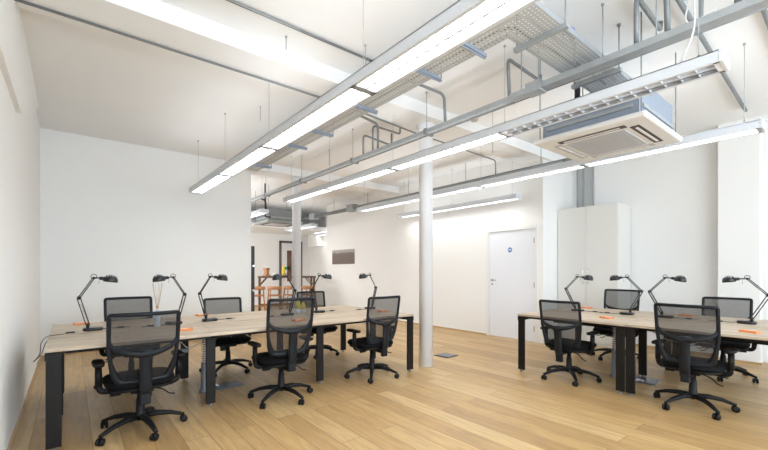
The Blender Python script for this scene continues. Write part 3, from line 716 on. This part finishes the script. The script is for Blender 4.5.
# (x, y, heading) ; heading 0 = head towards +X
lamps = [
 (.17, 4.70, 0, 'black desk lamp nearest the left wall, head to the right'),
 (.87, 4.70, 180, 'black desk lamp beside the reed diffuser, head to the left'),
 (1.25, 4.74, 0, 'black desk lamp with its base beside the second rear chair, head to the right'),
 (2.19, 4.70, 180, 'black desk lamp seen through the middle chair back, head towards the kitchen column'),
 (2.68, 4.74, 0, 'black desk lamp just right of the farther column'),
 (3.54, 4.70, 180, 'black desk lamp rising behind the chair at the column end'),
 (5.66, 2.56, 270, 'black desk lamp in front of the cabinet doors, leftmost on the right-hand desk'),
 (5.72, 1.95, 90, 'black desk lamp with its arm crossing the chair by the cabinet'),
 (5.72, 1.52, 270, 'black desk lamp rising behind the nearest chair of the right-hand desk'),
 (5.78, .79, 90, 'black desk lamp closest to the right edge, with its big head to the left'),
]
for i, (x, y, a, lab) in enumerate(lamps):
    o = lp if i == 0 else lp2 if i == 6 else copy_tree(lp if i < 6 else lp2)
    o.location = (x*K, y*K, DT+.004); o.rotation_euler.z = math.radians(a); o['label'] = lab
# stray flex looping off the left end of the desk
fx = MB().tube(bend([(.05, 4.55, DT+.004), (-.03, 4.5, DT+.004), (-.10, 4.45, DT+.005), (-.165, 4.42, DT+.004), (-.20, 4.42, .70), (-.20, 4.40, .60), (-.26, 4.42, .53), (-.20, 4.5, .58), (-.17, 4.55, .69), (-.13, 4.6, .70)], .05, 6), .003, 6)
fo = fx.build('power_cable', M['lamp']); tag(fo, 'thin black cable looping off the left end of the long desk', 'cable')
MB().box((-.035, 4.485, DT), (.03, 4.515, DT+.018)).build('inline_switch', M['lamp'], fo, .004)

# ================================================================= SMALL THINGS ON THE DESKS
def card(x, y, a, lab):
    t = thing('orange_notepad', (x*K, y*K, DT), math.radians(a), lab, 'notepad', 'orange notepads on the desks')
    MB().box((-.065, -.042, 0), (.065, .042, .02)).build('cover', M['orange'], t, .002)
    MB().box((-.045, -.03, .02), (.02, -.014, .0208)).box((-.045, .0, .02), (.035, .007, .0208)).build('print', M['paper'], t)
card(.09, 5.33, 10, 'orange notepad at the rear left corner of the long desk')
card(.87, 4.16, -15, 'orange notepad right beside the nearest chair back')
card(1.32, 5.37, 5, 'orange notepad behind the base of the third lamp from the wall')
card(2.06, 4.12, 8, 'orange notepad seen through the mesh of the middle chair')
card(3.44, 4.28, 12, 'orange notepad seen through the chair at the column end')
card(5.10, 1.96, 70, 'orange notepad at the middle of the right-hand desk front')
card(6.22, 2.68, 80, 'orange notepad at the far edge of the right-hand desk, before the cabinet')
card(6.18, 1.42, 85, 'orange notepad seen through the nearest right-hand chair back')
card(4.98, .66, 75, 'orange notepad closest to the right edge of the view')

rdx = thing('reed_diffuser', (.683, 4.49, DT+.004), 0, 'pale frosted bottle with thin reed sticks on the long desk', 'reed diffuser')
MB().lathe([(.026, 0), (.03, .006), (.03, .125), (.024, .15), (.012, .165), (.012, .185)], n=20).build('bottle', M['bottle'], rdx)
MB().lathe([(.013, .185), (.013, .205)], n=14).build('collar', M['tan'], rdx)
for k in range(7):
    a = k*2.4; MB().tube([(0, 0, .03), (.010*math.cos(a), .010*math.sin(a), .20), (.045*math.cos(a), .03*math.sin(a), .43+.01*(k % 3))], .0018, 5).build('reed_stick', M['stick'], rdx)
for (x, y, hh, lab) in ((2.42, 4.86, .20, 'taller yellow-green bottle seen through the middle chair back'), (2.53, 4.92, .14, 'shorter yellow-green bottle beside the taller one')):
    yb = thing('bottle', (x*K, y*K, DT), 0, lab, 'bottle', 'yellow-green bottles')
    MB().lathe([(.03, 0), (.034, .005), (.034, hh*.3)], n=20).build('base', M['bottle'], yb)
    MB().lathe([(.034, hh*.3), (.034, hh*.62), (.02, hh*.85), (.012, hh), (.001, hh*1.01)], n=20).build('body', M['yellow'], yb)

# under-desk risers and floor plates
def riser(x, y, hh, lab):
    t = thing('cable_riser', (x, y, 0), 0, lab, 'cable riser', 'grey cable risers under the desks')
    MB().lathe([(.055, 0), (.05, .02), (.036, .05), (.032, .30), (.034, .32)], n=20).build('cover', M['grey_cover'], t)
    n = 200; MB().tube([(.026*math.cos(k*.45), .026*math.sin(k*.45), .30+(hh-.30)*k/n) for k in range(n+1)], .0045, 6).build('spiral', M['grey_cover'], t)
    MB().tube([(0, 0, .28), (.004, 0, .5), (0, 0, hh)], .012, 8).build('cable', M['cable_white'], t)
riser(1.13, 4.50, .66, 'grey spiral cable riser under the long desk')
riser(5.26, 1.93, .66, 'grey spiral cable riser beneath the right-hand desk')
def plate(x, y, a, w_, d_, lab, kids_=True):
    t = thing('floor_box', (x, y, 0), math.radians(a), lab, 'floor box', 'floor power boxes')
    MB().box((-w_/2, -d_/2, 0), (w_/2, d_/2, .012)).build('frame', M['silver'], t, .003)
    MB().box((-w_/2+.02, -d_/2+.02, .012), (w_/2-.02, d_/2-.02, .016)).build('lid', M['silver'], t, .002)
    if kids_: MB().tube(bend([(-w_/2+.05, 0, .02), (-w_/2-.02, .05, .05), (-w_/2+.0, .09, .02), (-w_/2+.06, .05, .02)], .04), .006, 6).build('cable', M['cable_white'], t)
plate(1.40, 4.58, 8, .30, .24, 'silver floor box under the long desk')
plate(5.34, 1.62, 8, .30, .24, 'silver floor box under the right-hand desk')
plate(4.53, 4.05, 4, .26, .26, 'flush metal floor box in the open floor by the column', False)
# hanging leads beneath the tops
def lead(pts, lab, mat='cable_white', r=.004):
    tag(MB().tube(bend(pts, .05, 6), r, 6).build('hanging_cable', M[mat]), lab, 'cable', 'cables hanging under the desks')
lead([(1.13, 4.50, .66), (1.10, 4.48, .55), (.95, 4.42, .50), (.86, 4.45, .62), (.8, 4.5, .58)], 'grey cable linking the long desk riser to the basket')
lead([(1.35, 4.55, .58), (1.42, 4.2, .66), (1.52, 4.15, .60), (1.56, 4.12, .55)], 'white cable dangling below the long desk right of the riser')
lead([(1.18, 4.50, .60), (1.28, 4.30, .68), (1.40, 4.45, .58)], 'white cable looping beside the riser under the long desk')
lead([(5.26, 1.93, .66), (5.20, 2.1, .70), (5.05, 2.25, .69), (5.0, 2.3, .68)], 'white cable running left beneath the right-hand desk')
lead([(5.4, 1.6, .60), (5.35, 1.4, .52), (5.3, 1.2, .50), (5.4, 1.0, .58)], 'white cable sagging right beneath the right-hand desk')
lead([(5.5, 1.62, .58), (5.9, 1.4, .46), (6.2, 1.3, .36), (6.5, 1.6, .30), (6.8, 1.7, .02)], 'thin dark cable trailing down behind the right-hand desk', 'black', .004)
cbx = MB().box((.86, 4.40, .47), (.95, 4.44, .51)).build('cable_connector', M['grey_cover'], None, .004); tag(cbx, 'grey plug connector hanging left of the long desk riser', 'connector')

# ================================================================= KITCHEN AREA
lk = thing('locker', (2.62, 8.12, 0), 0, 'tall black locker just behind the end of the wide white wall', 'locker')
MB().box((0, 0, 0), (.42, .5, 1.84)).build('body', M['locker'], lk, .003)
for z in (.9, 1.42): MB().box((.375, -.012, z-.02), (.415, 0, z+.02)).build('latch', M['chrome'], lk)
kt = thing('high_table', (5.2, 11.2, 0), math.radians(-20), 'tall wooden bar table on braced dark posts in the kitchen area', 'table')
MB().box((-.85, -.35, 1.10), (.85, .35, 1.15)).build('table_top', M['dark_wood'], kt, .004)
for sx in (-1, 1):
    for sy in (-1, 1):
        MB().box((sx*.80-.03, sy*.29-.03, 0), (sx*.80+.03, sy*.29+.03, 1.10)).build('leg', M['dark_wood'], kt)
        MB().tube([(sx*.79, sy*.29, .88), (sx*.60, sy*.29, 1.10)], .02, 4).build('brace', M['dark_wood'], kt)
MB().box((-.8, -.03, .25), (.8, .03, .31)).build('stretcher', M['dark_wood'], kt)
def stool(x, y, a, lab, first=[None]):
    if first[0] is None:
        t = thing('bar_stool', (0, 0, 0), 0, lab, 'stool', 'wooden bar stools at the tall table')
        MB().slab([(.20*math.copysign(abs(math.cos(2*PI*k/24))**.7, math.cos(2*PI*k/24)), .17*math.copysign(abs(math.sin(2*PI*k/24))**.7, math.sin(2*PI*k/24))) for k in range(24)], .77, .86, .008).build('seat', M['stool_wood'], t)
        for sx in (-1, 1):
            for sy in (-1, 1):
                MB().tube([(sx*.21, sy*.18, 0), (sx*.14, sy*.12, .78)], .018, 8).build('leg', M['stool_wood'], t)
        for sy in (-1, 1):
            MB().tube([(-.19, sy*.16, .30), (.19, sy*.16, .30)], .012, 8).build('footrest', M['stool_wood'], t)
            MB().tube([(-.165, sy*.14, .6), (.165, sy*.14, .6)], .02, 8).build('rail', M['stool_wood'], t)
        first[0] = t
    else: t = copy_tree(first[0])
    t.location = (x, y, 0); t.rotation_euler.z = math.radians(a); t['label'] = lab
for k, (x, y) in enumerate(((4.20, 10.95), (4.62, 10.75), (5.05, 10.6), (5.55, 10.45))):
    stool(x, y, -20+k*9, ['orange-brown bar stool just right of the black locker', 'second orange-brown bar stool from the locker', 'orange-brown bar stool just left of the farther column', 'orange-brown bar stool just right of the farther column'][k])
# low trestle-like wooden table behind stools (left)
yb = thing('bottle', (5.05, 11.1, 1.15), 0, 'bright yellow upright bottle on the tall bar table', 'bottle')
MB().lathe([(.045, 0), (.045, .2), (.03, .26), (.02, .36)], n=16).build('body', M['yellow_bright'], yb)
MB().lathe([(.024, .36), (.024, .4)], n=12).build('cap', M['paper'], yb)
bx = thing('wooden_box', (4.62, 11.35, 1.15), .4, 'small orange-brown wooden box standing on the tall bar table', 'box')
MB().box((-.10, -.07, 0), (.10, .07, .05)).box((-.05, -.06, .05), (.05, .06, .19)).box((-.09, -.065, .19), (.07, .065, .25)).build('body', M['stool_wood'], bx, .01)
for k, (x, y, r_) in enumerate(((4.80, 11.2, .05), (4.92, 11.25, .04))):
    cp = MB().lathe([(r_*.6, 0), (r_, .02), (r_, .09), (r_*.9, .09), (r_*.9, .02), (.001, .015)], (x, y, 1.15), 16)
    tag(cp.build('cup', M['paper']), ['white cup on the tall bar table beside the wooden box', 'smaller white cup next to the yellow bottle'][k], 'cup', 'cups on the bar table')

# ================================================================= WORLD, CAMERA
wd = bpy.data.worlds.new('world'); sc.world = wd; wd.use_nodes = True
bg = wd.node_tree.nodes['Background']; bg.inputs['Color'].default_value = (.85, .92, 1, 1); bg.inputs['Strength'].default_value = 1.0
cam = bpy.data.cameras.new('camera'); co = bpy.data.objects.new('camera', cam); col.objects.link(co)
co.location = (0, 0, 1.32); co.rotation_euler = (PI/2, 0, -math.radians(39.037))
cam.sensor_width = 36; cam.lens = 386.5/768*36; cam.shift_y = 45.6/768; cam.clip_start = .05
sc.camera = co
sc.view_settings.view_transform = 'Standard'; sc.view_settings.look = 'None'; sc.view_settings.gamma = 1
sc.view_settings.use_curve_mapping = False; sc.view_settings.exposure = 1.17
